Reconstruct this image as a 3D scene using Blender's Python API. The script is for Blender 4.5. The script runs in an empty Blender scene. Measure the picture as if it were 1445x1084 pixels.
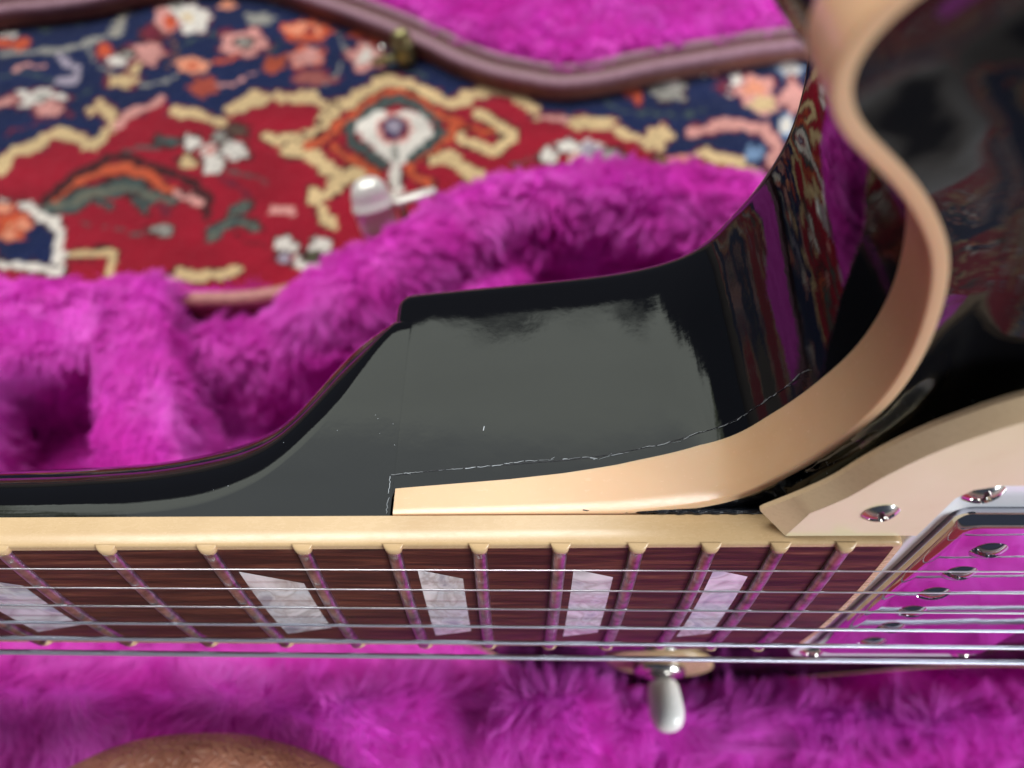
import bpy, bmesh, math, random
import numpy as np
from mathutils import Matrix, Vector
from mathutils.geometry import delaunay_2d_cdt

# ------------------------------------------------------------------ camera, world, lamps
SC = bpy.context.scene
COL = SC.collection
random.seed(4); RNG = np.random.default_rng(4)
PITCH = math.radians(66.0)          # the phone looks steeply down
CAM_Z = 0.350                       # metres above the carpet
FPX = 1071.835                      # focal length in pixels of the 1445 px wide photograph

cd = bpy.data.cameras.new('camera')
cam = bpy.data.objects.new('camera', cd); COL.objects.link(cam)
cam.location = (0, 0, CAM_Z)
cam.rotation_euler = (math.radians(90) - PITCH, 0, 0)
cd.sensor_width = 36.0; cd.lens = FPX / 1445 * 36
cd.clip_start = 0.002; cd.clip_end = 50
cd.dof.use_dof = True; cd.dof.focus_distance = 0.131; cd.dof.aperture_fstop = 11.0
SC.camera = cam

wd = bpy.data.worlds.new('World'); SC.world = wd; wd.use_nodes = True
bg = wd.node_tree.nodes['Background']
bg.inputs[0].default_value = (0.60, 0.72, 1.0, 1); bg.inputs[1].default_value = 0.09

def area(name, loc, target, sx, sy, power, color):
    ld = bpy.data.lights.new(name, 'AREA'); ld.shape = 'RECTANGLE'; ld.size = sx; ld.size_y = sy
    ld.energy = power; ld.color = color
    o = bpy.data.objects.new(name, ld); COL.objects.link(o); o.location = loc
    o.rotation_euler = (Vector(target) - Vector(loc)).to_track_quat('-Z', 'Y').to_euler()
    return o
window = area('window_light', (-0.33, 1.5, 1.885), (-0.33, 0.0, 1.885), 3.16, 1.47, 29.5, (1.0, 1.0, 0.98))
upper_fill = area('upper_fill_light', (-0.45, 1.20, 3.1), (-0.1, 0.1, 0.1), 2.9, 0.72, 122, (1.0, 0.985, 0.96))  # added fill above the window to brighten the scene, no known source
side_window = area('side_window_light', (1.6, -1.05, 0.85), (0.05, 0.05, 0.30), 0.9, 0.9, 50, (0.90, 0.94, 1.0))
def outlook(lamp):
    """what stands outside this window: hazy sky above, a ragged dark tree line below and foliage at one side"""
    ld = lamp.data; ld.use_nodes = True; nt = ld.node_tree; em = nt.nodes['Emission']
    L = nt.links.new
    def M(op, x, y=None, z=None):
        n = nt.nodes.new('ShaderNodeMath'); n.operation = op
        for k, q in enumerate((x, y, z)):
            if q is None: continue
            if isinstance(q, (int, float)): n.inputs[k].default_value = q
            else: L(q, n.inputs[k])
        return n.outputs[0]
    def step(x, a_, b_, lo=0.0, hi=1.0):
        n = nt.nodes.new('ShaderNodeMapRange'); n.interpolation_type = 'SMOOTHSTEP'; L(x, n.inputs['Value'])
        for k, q in (('From Min', a_), ('From Max', b_), ('To Min', lo), ('To Max', hi)): n.inputs[k].default_value = q
        return n.outputs['Result']
    def NZ(sc, det, stretch):
        mp = nt.nodes.new('ShaderNodeMapping'); mp.inputs['Scale'].default_value = stretch; L(geo.outputs['Parametric'], mp.inputs['Vector'])
        n = nt.nodes.new('ShaderNodeTexNoise'); n.inputs['Scale'].default_value = sc; n.inputs['Detail'].default_value = det; L(mp.outputs[0], n.inputs['Vector']); return n.outputs['Fac']
    geo = nt.nodes.new('ShaderNodeNewGeometry'); sep = nt.nodes.new('ShaderNodeSeparateXYZ'); L(geo.outputs['Parametric'], sep.inputs[0])
    u, v = sep.outputs[0], sep.outputs[1]
    vv = M('ADD', v, M('MULTIPLY', M('SUBTRACT', NZ(3.5, 5, (1, 1, 1)), 0.5), 0.30))
    sky = M('MULTIPLY', step(vv, 0.34, 0.56, 1.0, 0.66), M('ADD', 0.9, M('MULTIPLY', NZ(5, 4, (1, 2.5, 1)), 0.2)))
    fol = M('MULTIPLY', step(M('ADD', u, M('MULTIPLY', M('SUBTRACT', NZ(14, 5, (1.6, 0.6, 1)), 0.5), 0.22)), 0.80, 0.86), step(NZ(17, 4, (2.2, 0.5, 1)), 0.34, 0.52))
    v_ = M('SUBTRACT', v, step(u, 0.60, 0.82, 0.095, 0.0))
    tree = step(M('ADD', v_, M('MULTIPLY', M('SUBTRACT', NZ(7, 6, (1.5, 1, 1)), 0.5), 0.26)), 0.015, 0.06)
    mixc = nt.nodes.new('ShaderNodeMix'); mixc.data_type = 'RGBA'; L(fol, mixc.inputs['Factor'])
    tint = nt.nodes.new('ShaderNodeMix'); tint.data_type = 'RGBA'; L(step(vv, 0.34, 0.56), tint.inputs['Factor'])
    tint.inputs['A'].default_value = (0.93, 1.0, 0.90, 1); tint.inputs['B'].default_value = (0.92, 1.0, 0.99, 1)
    L(tint.outputs['Result'], mixc.inputs['A']); mixc.inputs['B'].default_value = (0.20, 0.23, 0.13, 1)
    L(mixc.outputs['Result'], em.inputs['Color']); L(M('MULTIPLY', sky, tree), em.inputs['Strength'])
outlook(window)

SC.view_settings.view_transform = 'Standard'; SC.view_settings.look = 'None'
SC.view_settings.exposure = 0; SC.view_settings.gamma = 1
try: SC.cycles.use_denoising = True
except Exception: pass

# ------------------------------------------------------------------ guitar frame (mm): X along the strings, Y to the treble side, Z out of the top
ANG, YAW, ROLL = 0.617353, -0.0072755, -0.0010973
CG = np.array([-52.80582992, 142.58020376, 50.0633641])
def _axes():
    r = np.array([1, 0, 0.]); v = np.array([0, -math.cos(ANG), -math.sin(ANG)]); dn = np.array([0, -math.sin(ANG), math.cos(ANG)])
    r2 = r * math.cos(YAW) - v * math.sin(YAW); v2 = v * math.cos(YAW) + r * math.sin(YAW)
    r3 = r2 * math.cos(ROLL) + dn * math.sin(ROLL); d3 = dn * math.cos(ROLL) - r2 * math.sin(ROLL)
    return r3, d3, v2
_r, _dn, _v = _axes()
_U = np.array([0, math.sin(PITCH), math.cos(PITCH)]); _F = np.array([0, math.cos(PITCH), -math.sin(PITCH)])
MG = np.stack([np.array([1., 0, 0]), -_U, _F], 1) @ np.stack([_r, _dn, _v], 0)
LG = -(MG @ (CG * 0.001)) + np.array([0, 0, CAM_Z])

def ground_at(px, py, z_mm=0.0):
    """where the photographed point lies on the horizontal plane z (mm)"""
    d = _F + np.array([1., 0, 0]) * (px - 722.5) / FPX - _U * (py - 542) / FPX
    t = (z_mm - CAM_Z * 1000) / d[2]
    return np.array([0, 0, CAM_Z * 1000]) + d * t

# ------------------------------------------------------------------ helpers
def props(o, label=None, cat=None, group=None, kind=None):
    if label: o['label'] = label
    if cat: o['category'] = cat
    if group: o['group'] = group
    if kind: o['kind'] = kind
    return o

def link(name, me, mat=None, parent=None, smooth=True):
    o = bpy.data.objects.new(name, me); COL.objects.link(o)
    if mat is not None and len(me.materials) == 0: me.materials.append(mat)
    if smooth and hasattr(me, 'polygons'):
        me.polygons.foreach_set('use_smooth', [True] * len(me.polygons))
    if parent is not None: o.parent = parent
    return o

def mesh(name, verts, faces, mat, parent=None, smooth=True, S=0.001, sharp=None):
    me = bpy.data.meshes.new(name)
    me.from_pydata([tuple(float(c) * S for c in v) for v in verts], [], [tuple(int(i) for i in f) for f in faces])
    me.validate(); me.update()
    o = link(name, me, mat, parent, smooth)
    if sharp is not None:
        bm = bmesh.new(); bm.from_mesh(me)
        bmesh.ops.recalc_face_normals(bm, faces=bm.faces)
        for e in bm.edges:
            if len(e.link_faces) == 2 and e.calc_face_angle(0) > math.radians(sharp): e.smooth = False
        bm.to_mesh(me); bm.free()
    return o

def empty(name, loc=(0, 0, 0), parent=None):
    o = bpy.data.objects.new(name, None); COL.objects.link(o); o.location = loc; o.empty_display_size = 0.01
    if parent is not None: o.parent = parent
    return o

def catmull(P, n, closed=False):
    P = np.array(P, float); m = len(P); out = []
    segs = m if closed else m - 1
    for i in range(segs):
        if closed: p0, p1, p2, p3 = P[(i - 1) % m], P[i], P[(i + 1) % m], P[(i + 2) % m]
        else: p0, p1, p2, p3 = P[max(i - 1, 0)], P[i], P[i + 1], P[min(i + 2, m - 1)]
        for k in range(n):
            t = k / n
            out.append(0.5 * ((2 * p1) + (-p0 + p2) * t + (2 * p0 - 5 * p1 + 4 * p2 - p3) * t * t + (-p0 + 3 * p1 - 3 * p2 + p3) * t ** 3))
    if not closed: out.append(P[-1])
    return np.array(out)

def resample(P, step, closed=False):
    Q = np.vstack([P, P[:1]]) if closed else P
    L = np.concatenate([[0], np.cumsum(np.linalg.norm(np.diff(Q, axis=0), axis=1))])
    n = max(2, int(round(L[-1] / step)))
    s = np.linspace(0, L[-1], n + 1)
    if closed: s = s[:-1]
    return np.stack([np.interp(s, L, Q[:, k]) for k in range(Q.shape[1])], 1)

def grid_faces(n, m, wrap_u=False, wrap_v=False):
    F = []
    for i in range(n if wrap_u else n - 1):
        for j in range(m if wrap_v else m - 1):
            a = i * m + j; b = ((i + 1) % n) * m + j; c = ((i + 1) % n) * m + (j + 1) % m; d = i * m + (j + 1) % m
            F.append((a, b, c, d))
    return F

def tube_vf(P, rad, sides=10, cap=True):
    P = np.array(P, float); n = len(P); rad = np.broadcast_to(rad, (n,))
    T = np.gradient(P, axis=0); T /= np.linalg.norm(T, axis=1)[:, None]
    up = np.array([0, 0, 1.0]) if abs(T[0][2]) < 0.9 else np.array([1.0, 0, 0])
    V = []
    for i in range(n):
        a = np.cross(T[i], up); a /= np.linalg.norm(a); b = np.cross(a, T[i])
        up = b
        for k in range(sides):
            th = 2 * math.pi * k / sides
            V.append(P[i] + rad[i] * (math.cos(th) * a + math.sin(th) * b))
    F = grid_faces(n, sides, False, True)
    if cap:
        F.append(tuple(range(sides))[::-1]); F.append(tuple((n - 1) * sides + k for k in range(sides)))
    return V, F

def lathe_vf(prof, seg=32, cap_top=True, cap_bot=True, mod=None):
    V = []; n = len(prof)
    for i, (r, z) in enumerate(prof):
        for k in range(seg):
            th = 2 * math.pi * k / seg
            rr = r * (1 + (mod[i] * math.cos(k * math.pi) if mod else 0))
            V.append((rr * math.cos(th), rr * math.sin(th), z))
    F = []
    for i in range(n - 1):
        for k in range(seg):
            F.append((i * seg + k, i * seg + (k + 1) % seg, (i + 1) * seg + (k + 1) % seg, (i + 1) * seg + k))
    if cap_bot: F.append(tuple(range(seg))[::-1])
    if cap_top: F.append(tuple((n - 1) * seg + k for k in range(seg)))
    return V, F

def rrect(x0, x1, y0, y1, r, n=6):
    out = []
    for cx, cy, a0 in ((x1 - r, y1 - r, 0), (x0 + r, y1 - r, 90), (x0 + r, y0 + r, 180), (x1 - r, y0 + r, 270)):
        for k in range(n + 1):
            a = math.radians(a0 + 90 * k / n); out.append((cx + r * math.cos(a), cy + r * math.sin(a)))
    return out

def stack_vf(rings, cap_top=True, cap_bot=True):
    m = len(rings[0]); V = [p for R_ in rings for p in R_]; F = []
    for i in range(len(rings) - 1):
        for k in range(m):
            F.append((i * m + k, i * m + (k + 1) % m, (i + 1) * m + (k + 1) % m, (i + 1) * m + k))
    if cap_bot: F.append(tuple(range(m))[::-1])
    if cap_top: F.append(tuple((len(rings) - 1) * m + k for k in range(m)))
    return V, F

def sstep(a, b, x):
    t = np.clip((np.asarray(x, float) - a) / (b - a), 0, 1); return t * t * (3 - 2 * t)

def _hash(i, j, k, s):
    n = (i * 374761393 + j * 668265263 + k * 2147483647 + s * 1274126177) & 0xffffffff
    n = ((n ^ (n >> 13)) * 1274126177) & 0xffffffff
    return ((n ^ (n >> 16)) & 0xffff) / 65535.0
def vnoise(P, scale, seed=0):
    """smooth value noise in -1..1 for an (n,3) array"""
    Q = np.asarray(P, float) * scale + 1000.0
    I = np.floor(Q).astype(np.int64); f = Q - I; f = f * f * (3 - 2 * f); out = 0
    for a in (0, 1):
        for b in (0, 1):
            for c in (0, 1):
                w = (f[:, 0] if a else 1 - f[:, 0]) * (f[:, 1] if b else 1 - f[:, 1]) * (f[:, 2] if c else 1 - f[:, 2])
                out = out + w * _hash(I[:, 0] + a, I[:, 1] + b, I[:, 2] + c, seed)
    return out * 2 - 1

# ------------------------------------------------------------------ materials
def mat(name, color, rough=0.5, metal=0.0, spec=0.5, coat=0.0, coat_rough=0.03):
    m = bpy.data.materials.new(name); m.use_nodes = True
    b = m.node_tree.nodes['Principled BSDF']
    b.inputs['Base Color'].default_value = (*color, 1); b.inputs['Roughness'].default_value = rough
    b.inputs['Metallic'].default_value = metal; b.inputs['Specular IOR Level'].default_value = spec
    b.inputs['Coat Weight'].default_value = coat; b.inputs['Coat Roughness'].default_value = coat_rough
    return m
def nd(m, t, **kw):
    n = m.node_tree.nodes.new(t)
    for k, v in kw.items(): setattr(n, k, v)
    return n
def lk(m, a, b): m.node_tree.links.new(a, b)
def coords(m, scale=(1, 1, 1)):
    tc = nd(m, 'ShaderNodeTexCoord'); mp = nd(m, 'ShaderNodeMapping'); mp.inputs['Scale'].default_value = scale
    lk(m, tc.outputs['Object'], mp.inputs['Vector']); return mp.outputs['Vector']
def noise(m, vec, scale, detail=3, rough=0.5, dist=0.0):
    n = nd(m, 'ShaderNodeTexNoise'); n.inputs['Scale'].default_value = scale; n.inputs['Detail'].default_value = detail
    n.inputs['Roughness'].default_value = rough; n.inputs['Distortion'].default_value = dist
    lk(m, vec, n.inputs['Vector']); return n.outputs['Fac']
def ramp(m, fac, stops):
    r = nd(m, 'ShaderNodeValToRGB'); e = r.color_ramp.elements
    while len(e) < len(stops): e.new(0.5)
    for el, (p, c) in zip(e, stops): el.position = p; el.color = (*c, 1)
    lk(m, fac, r.inputs['Fac']); return r.outputs['Color']
def bump(m, h, dist, strength=1.0, normal=None):
    b = nd(m, 'ShaderNodeBump'); b.inputs['Distance'].default_value = dist; b.inputs['Strength'].default_value = strength
    lk(m, h, b.inputs['Height'])
    if normal is not None: lk(m, normal, b.inputs['Normal'])
    return b.outputs['Normal']
def P(m): return m.node_tree.nodes['Principled BSDF']
def vary(m, c0, c1, vec, scale, detail=3, lo=0.35, hi=0.65):
    lk(m, ramp(m, noise(m, vec, scale, detail), [(lo, c0), (hi, c1)]), P(m).inputs['Base Color'])

# black lacquer with a faint orange peel and handling marks
M_black = mat('black_lacquer', (0.004, 0.004, 0.005), 0.035, 0, 0.5)
v = coords(M_black)
n1 = bump(M_black, noise(M_black, v, 90, 2), 0.00010, 0.5)
n2 = bump(M_black, noise(M_black, v, 1000, 2), 0.000010, 0.5, n1)
lk(M_black, n2, P(M_black).inputs['Normal'])
lk(M_black, ramp(M_black, noise(M_black, v, 60, 6, 0.7), [(0.45, (0.03,) * 3), (0.8, (0.06,) * 3)]), P(M_black).inputs['Roughness'])

def plastic(name, c0, c1, rough, scale=60, bumpd=0.00001):
    m = mat(name, c0, rough, 0, 0.5); v = coords(m)
    dk = tuple(c * k for c, k in zip(c0, (0.95, 0.90, 0.84)))
    base_ = ramp(m, noise(m, v, scale, 7, 0.6), [(0.28, dk), (0.42, c0), (0.66, c1)])
    mx_ = nd(m, 'ShaderNodeMix', data_type='RGBA'); lk(m, base_, mx_.inputs['A']); mx_.inputs['B'].default_value = (c0[0] * 0.45, c0[1] * 0.3, c0[2] * 0.2, 1)
    sp_ = nd(m, 'ShaderNodeMapRange'); sp_.inputs['From Min'].default_value = 0.76; sp_.inputs['From Max'].default_value = 0.82
    lk(m, noise(m, v, 480, 3), sp_.inputs['Value']); lk(m, sp_.outputs['Result'], mx_.inputs['Factor'])
    lk(m, mx_.outputs['Result'], P(m).inputs['Base Color'])
    lk(m, bump(m, noise(m, v, 120, 2), bumpd, 0.4), P(m).inputs['Normal'])
    lk(m, ramp(m, noise(m, coords(m, (1, 3, 3)), 500, 5, 0.7), [(0.4, (rough * 0.85,) * 3), (0.75, (rough * 1.2,) * 3)]), P(m).inputs['Roughness'])
    return m
M_bind = plastic('aged_cream_binding', (0.56, 0.385, 0.20), (0.62, 0.435, 0.235), 0.28)
M_bind2 = plastic('aged_cream_body_binding', (0.78, 0.485, 0.275), (0.82, 0.53, 0.315), 0.25, 25)
P(M_bind2).inputs['Subsurface Weight'].default_value = 0.3; P(M_bind2).inputs['Subsurface Radius'].default_value = (0.003, 0.0012, 0.0006)
P(M_bind2).inputs['Subsurface Scale'].default_value = 0.6
M_guard = plastic('cream_pickguard', (0.86, 0.74, 0.47), (0.89, 0.78, 0.51), 0.22)
M_bevel = plastic('cream_bevel', (0.80, 0.58, 0.34), (0.84, 0.62, 0.38), 0.3)
M_ring = plastic('pale_plastic', (0.86, 0.90, 0.92), (0.90, 0.94, 0.96), 0.2)
M_tip = plastic('ivory_plastic', (0.92, 0.91, 0.83), (0.95, 0.94, 0.87), 0.22)
M_chrome = mat('chrome', (0.50, 0.49, 0.53), 0.045, 1.0)
v = coords(M_chrome); lk(M_chrome, bump(M_chrome, noise(M_chrome, v, 120, 3), 0.00005, 0.35), P(M_chrome).inputs['Normal'])
M_nickel = mat('worn_nickel', (0.72, 0.70, 0.64), 0.16, 1.0)
v = coords(M_nickel); lk(M_nickel, bump(M_nickel, noise(M_nickel, v, 900, 4), 0.00002, 0.5), P(M_nickel).inputs['Normal'])
vary(M_nickel, (0.62, 0.60, 0.54), (0.78, 0.77, 0.73), v, 500, 4)
M_latch = mat('brushed_pale_nickel', (0.86, 0.86, 0.78), 0.28, 0.25)
M_fret = mat('fret_wire', (0.66, 0.64, 0.62), 0.3, 1.0)
v = coords(M_fret, (1, 0.15, 1)); lk(M_fret, bump(M_fret, noise(M_fret, v, 1500, 4), 0.00003, 0.5), P(M_fret).inputs['Normal'])
vary(M_fret, (0.20, 0.22, 0.20), (0.52, 0.52, 0.53), coords(M_fret), 420, 5, 0.3, 0.6)
M_string = mat('string_steel', (0.84, 0.84, 0.88), 0.3, 0.9)
M_wound = mat('wound_nickel', (0.80, 0.83, 0.92), 0.36, 0.85)
M_recess = mat('screw_recess', (0.08, 0.05, 0.05), 0.5, 0.6)  # slot shade put into the colour so the screw recesses read

M_wood = mat('rosewood', (0.05, 0.015, 0.012), 0.46, 0, 0.28)
v = coords(M_wood, (1, 14, 6))
g1 = noise(M_wood, v, 45, 6, 0.65, 0.6)
lk(M_wood, ramp(M_wood, g1, [(0.28, (0.014, 0.004, 0.003)), (0.46, (0.052, 0.013, 0.010)), (0.62, (0.13, 0.038, 0.022)), (0.78, (0.27, 0.10, 0.055))]), P(M_wood).inputs['Base Color'])
lk(M_wood, bump(M_wood, noise(M_wood, coords(M_wood, (1, 20, 6)), 160, 4), 0.00006, 0.8), P(M_wood).inputs['Normal'])
M_pearl = mat('pearloid', (0.5, 0.52, 0.54), 0.2, 0.0, 0.6)
v = coords(M_pearl, (1, 0.7, 1))
g = noise(M_pearl, v, 85, 3, 0.5, 1.8)
lk(M_pearl, ramp(M_pearl, g, [(0.34, (0.40, 0.44, 0.50)), (0.46, (0.72, 0.78, 0.80)), (0.52, (0.55, 0.56, 0.55)), (0.58, (0.80, 0.84, 0.84)), (0.68, (0.97, 1.0, 1.0))]), P(M_pearl).inputs['Base Color'])
P(M_pearl).inputs['Metallic'].default_value = 0.25
lk(M_pearl, bump(M_pearl, g, 0.0001, 0.5), P(M_pearl).inputs['Normal'])
M_crack = mat('lacquer_chip', (0.42, 0.45, 0.47), 0.4)
M_seam = mat('open_seam', (0.02, 0.02, 0.025), 0.3)
M_dust = mat('dust', (0.8, 0.85, 0.9), 0.7)
M_glue = mat('rough_black_lacquer', (0.006, 0.008, 0.012), 0.12, 0, 0.5)
v = coords(M_glue, (1, 2, 2)); lk(M_glue, bump(M_glue, noise(M_glue, v, 1400, 4), 0.0003, 0.8), P(M_glue).inputs['Normal'])

def leather(name, c0, c1, scale, bd):
    m = mat(name, c0, 0.45, 0, 0.45); v = coords(m)
    vo = nd(m, 'ShaderNodeTexVoronoi', feature='DISTANCE_TO_EDGE'); vo.inputs['Scale'].default_value = scale
    wv = nd(m, 'ShaderNodeVectorMath', operation='ADD'); lk(m, v, wv.inputs[0])
    nn = nd(m, 'ShaderNodeTexNoise'); nn.inputs['Scale'].default_value = scale * 0.5
    lk(m, v, nn.inputs['Vector']); sc_ = nd(m, 'ShaderNodeVectorMath', operation='SCALE'); sc_.inputs['Scale'].default_value = 1.2 / scale
    lk(m, nn.outputs['Color'], sc_.inputs[0]); lk(m, sc_.outputs[0], wv.inputs[1]); lk(m, wv.outputs[0], vo.inputs['Vector'])
    mr = nd(m, 'ShaderNodeMapRange'); mr.inputs['From Max'].default_value = 0.45; lk(m, vo.outputs['Distance'], mr.inputs['Value'])
    lk(m, bump(m, mr.outputs['Result'], bd, 0.9), P(m).inputs['Normal'])
    vary(m, c0, c1, v, scale * 0.3, 4)
    return m
M_tolex = leather('brown_tolex', (0.20, 0.075, 0.055), (0.27, 0.11, 0.08), 700, 0.0004)
M_handle = leather('brown_leather', (0.27, 0.105, 0.06), (0.42, 0.18, 0.11), 400, 0.0007)
M_piping = mat('piping_vinyl', (0.42, 0.16, 0.14), 0.5); vary(M_piping, (0.38, 0.145, 0.13), (0.48, 0.20, 0.17), coords(M_piping), 300, 3)
M_lilac = mat('faded_edge_piping', (0.36, 0.18, 0.28), 0.6); vary(M_lilac, (0.24, 0.12, 0.15), (0.36, 0.20, 0.26), coords(M_lilac), 500, 4)
M_channel = mat('rim_channel', (0.13, 0.05, 0.05), 0.5)

def plush_mat(name, c0, c1, cscale=35):
    m = mat(name, c0, 0.75, 0, 0.25)
    P(m).inputs['Sheen Weight'].default_value = 0.18; P(m).inputs['Sheen Roughness'].default_value = 0.4
    P(m).inputs['Sheen Tint'].default_value = (1, 0.55, 0.95, 1)
    vary(m, c0, c1, coords(m), cscale, 4)
    return m
M_plush = plush_mat('magenta_plush', (0.56, 0.03, 0.44), (0.72, 0.07, 0.60))
M_fur = plush_mat('magenta_pile', (0.82, 0.07, 0.62), (0.96, 0.26, 0.86))
tr = nd(M_fur, 'ShaderNodeBsdfTranslucent'); tr.inputs['Color'].default_value = (0.90, 0.12, 0.82, 1)
ms_ = nd(M_fur, 'ShaderNodeMixShader'); ms_.inputs['Fac'].default_value = 0.42
lk(M_fur, P(M_fur).outputs[0], ms_.inputs[1]); lk(M_fur, tr.outputs[0], ms_.inputs[2])
lk(M_fur, ms_.outputs[0], [n for n in M_fur.node_tree.nodes if n.type == 'OUTPUT_MATERIAL'][0].inputs['Surface'])

M_rug = mat('wool_rug', (0.3, 0.02, 0.04), 0.9, 0, 0.1)
at = nd(M_rug, 'ShaderNodeAttribute'); at.attribute_name = 'woven_colour'
mx = nd(M_rug, 'ShaderNodeMix', data_type='RGBA', blend_type='MULTIPLY'); mx.inputs['Factor'].default_value = 1
lk(M_rug, at.outputs['Color'], mx.inputs['A'])
v = coords(M_rug)
lk(M_rug, ramp(M_rug, noise(M_rug, v, 420, 4, 0.7), [(0.3, (0.72,) * 3), (0.7, (1.12,) * 3)]), mx.inputs['B'])
lk(M_rug, mx.outputs['Result'], P(M_rug).inputs['Base Color'])
lk(M_rug, bump(M_rug, noise(M_rug, v, 700, 3), 0.0015, 0.8), P(M_rug).inputs['Normal'])
P(M_rug).inputs['Sheen Weight'].default_value = 0.25
M_floor = mat('grey_brown_floor', (0.15, 0.13, 0.11), 0.45); vary(M_floor, (0.12, 0.105, 0.09), (0.18, 0.155, 0.13), coords(M_floor, (1, 8, 1)), 6, 5)

# ------------------------------------------------------------------ floor and rug
mesh('floor', [(-4, -4, -0.008), (4, -4, -0.008), (4, 4, -0.008), (-4, 4, -0.008)], [(0, 1, 2, 3)], M_floor, smooth=False, S=1)['kind'] = 'structure'

def srgb(r, g, b):
    f = lambda c: (c / 255) / 12.92 if c <= 10 else ((c / 255 + 0.055) / 1.055) ** 2.4
    return np.array([f(r), f(g), f(b)])
RED = srgb(150, 16, 40); NAVY = srgb(14, 30, 72); CREAM = srgb(214, 186, 138); ORANGE = srgb(196, 82, 50); PINK = srgb(214, 152, 144)
WHITE = srgb(222, 216, 206); TEAL = srgb(66, 82, 80); GREY = srgb(150, 148, 140); DARK = srgb(64, 26, 30); PEACH = srgb(228, 150, 118)
LILAC = srgb(160, 150, 165); MAROON = srgb(110, 30, 50); BLUE = srgb(120, 150, 185)
STROKES = [  # (points traced on the rug, width, colour, outline colour)
 ([(0,238),(20,214),(50,208),(75,188),(100,190),(130,206),(146,195),(158,178),(155,160),(142,151),(128,156)],17,CREAM,MAROON),
 ([(165,176),(190,160),(215,150),(228,140)],14,PINK,MAROON),([(245,157),(275,160),(312,171)],14,CREAM,MAROON),
 ([(325,155),(360,141),(400,137),(440,140),(468,152),(490,146),(520,126),(545,111),(565,116),(600,131),(640,146),(670,133),(700,126),(727,133),(745,148),(760,163)],17,CREAM,MAROON),
 ([(765,165),(790,167),(815,174)],10,PINK,MAROON),([(812,172),(860,174)],19,CREAM,MAROON),([(866,180),(900,197),(925,205)],12,CREAM,MAROON),
 ([(930,222),(955,226),(985,219)],9,PEACH,MAROON),([(980,219),(1020,224),(1050,233),(1075,252)],15,CREAM,MAROON),
 ([(978,186),(1002,180),(1040,175),(1077,185),(1096,206),(1085,232)],17,PINK,MAROON),
 ([(380,197),(427,201),(452,178),(470,152)],17,CREAM,DARK),([(435,188),(460,176),(475,156)],12,CREAM,DARK),
 ([(410,212),(442,220),(468,240),(484,252),(503,246),(516,262)],22,CREAM,DARK),([(480,256),(462,276),(450,288)],15,CREAM,DARK),
 ([(438,270),(448,290),(454,306),(470,317)],19,CREAM,DARK),
 ([(612,224),(638,222),(657,240),(680,260),(697,270)],22,CREAM,DARK),([(640,186),(668,202),(694,214),(722,192),(702,176),(675,163)],17,CREAM,DARK),
 ([(430,207),(465,190),(490,172),(512,150),(530,140),(556,132),(580,136),(610,156),(645,173),(637,190),(605,212),(578,232),(590,250),(610,262)],13,ORANGE,DARK),
 ([(475,207),(490,222),(515,232),(533,249)],13,ORANGE,DARK),([(655,175),(676,186),(700,187)],6,ORANGE,DARK),
 ([(556,140),(526,152),(494,180),(498,200),(520,216),(540,233)],12,TEAL,DARK),([(560,140),(592,152),(620,172),(620,190),(600,208),(577,223)],12,TEAL,DARK),
 ([(67,290),(98,286),(125,275),(175,265),(212,277),(240,281)],24,TEAL,DARK),([(132,284),(152,292)],10,TEAL,DARK),([(185,280),(205,296)],12,TEAL,DARK),
 ([(75,277),(112,257),(150,242),(180,238),(212,253),(250,272),(284,286)],15,ORANGE,DARK),([(248,273),(284,286)],12,PINK,DARK),
 ([(62,285),(100,254),(137,229),(175,220),(212,236),(262,254),(294,277),(292,306)],7,DARK,DARK),
 ([(297,334),(325,312),(350,286)],16,TEAL,DARK),([(335,313),(362,320)],13,TEAL,DARK),([(312,250),(350,274)],10,MAROON,RED),([(385,294),(412,300)],11,PINK,RED),
 ([(228,290),(236,305)],11,MAROON,RED),
 ([(0,287),(42,290),(58,307),(82,313),(82,350),(86,386)],15,WHITE,DARK),([(85,384),(37,375),(0,372)],13,WHITE,DARK),
 ([(102,358),(160,356),(155,388)],13,CREAM,DARK),([(230,398),(255,387),(287,391),(337,382)],15,CREAM,DARK),
 ([(185,8),(172,30),(155,50)],14,GREY,NAVY),([(0,76),(45,75),(88,70),(120,62),(148,50)],10,GREY,NAVY),
 ([(80,118),(108,110),(113,98),(98,90),(82,80)],9,LILAC,NAVY),([(0,147),(25,136)],10,PINK,MAROON),([(90,14),(125,2)],9,PINK,MAROON),
 ([(300,91),(332,78)],5,ORANGE,NAVY),([(172,115),(200,90)],12,CREAM,MAROON),([(560,245),(556,278)],19,WHITE,DARK),
 ([(585,322),(560,350),(500,360)],10,LILAC,DARK)]
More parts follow.
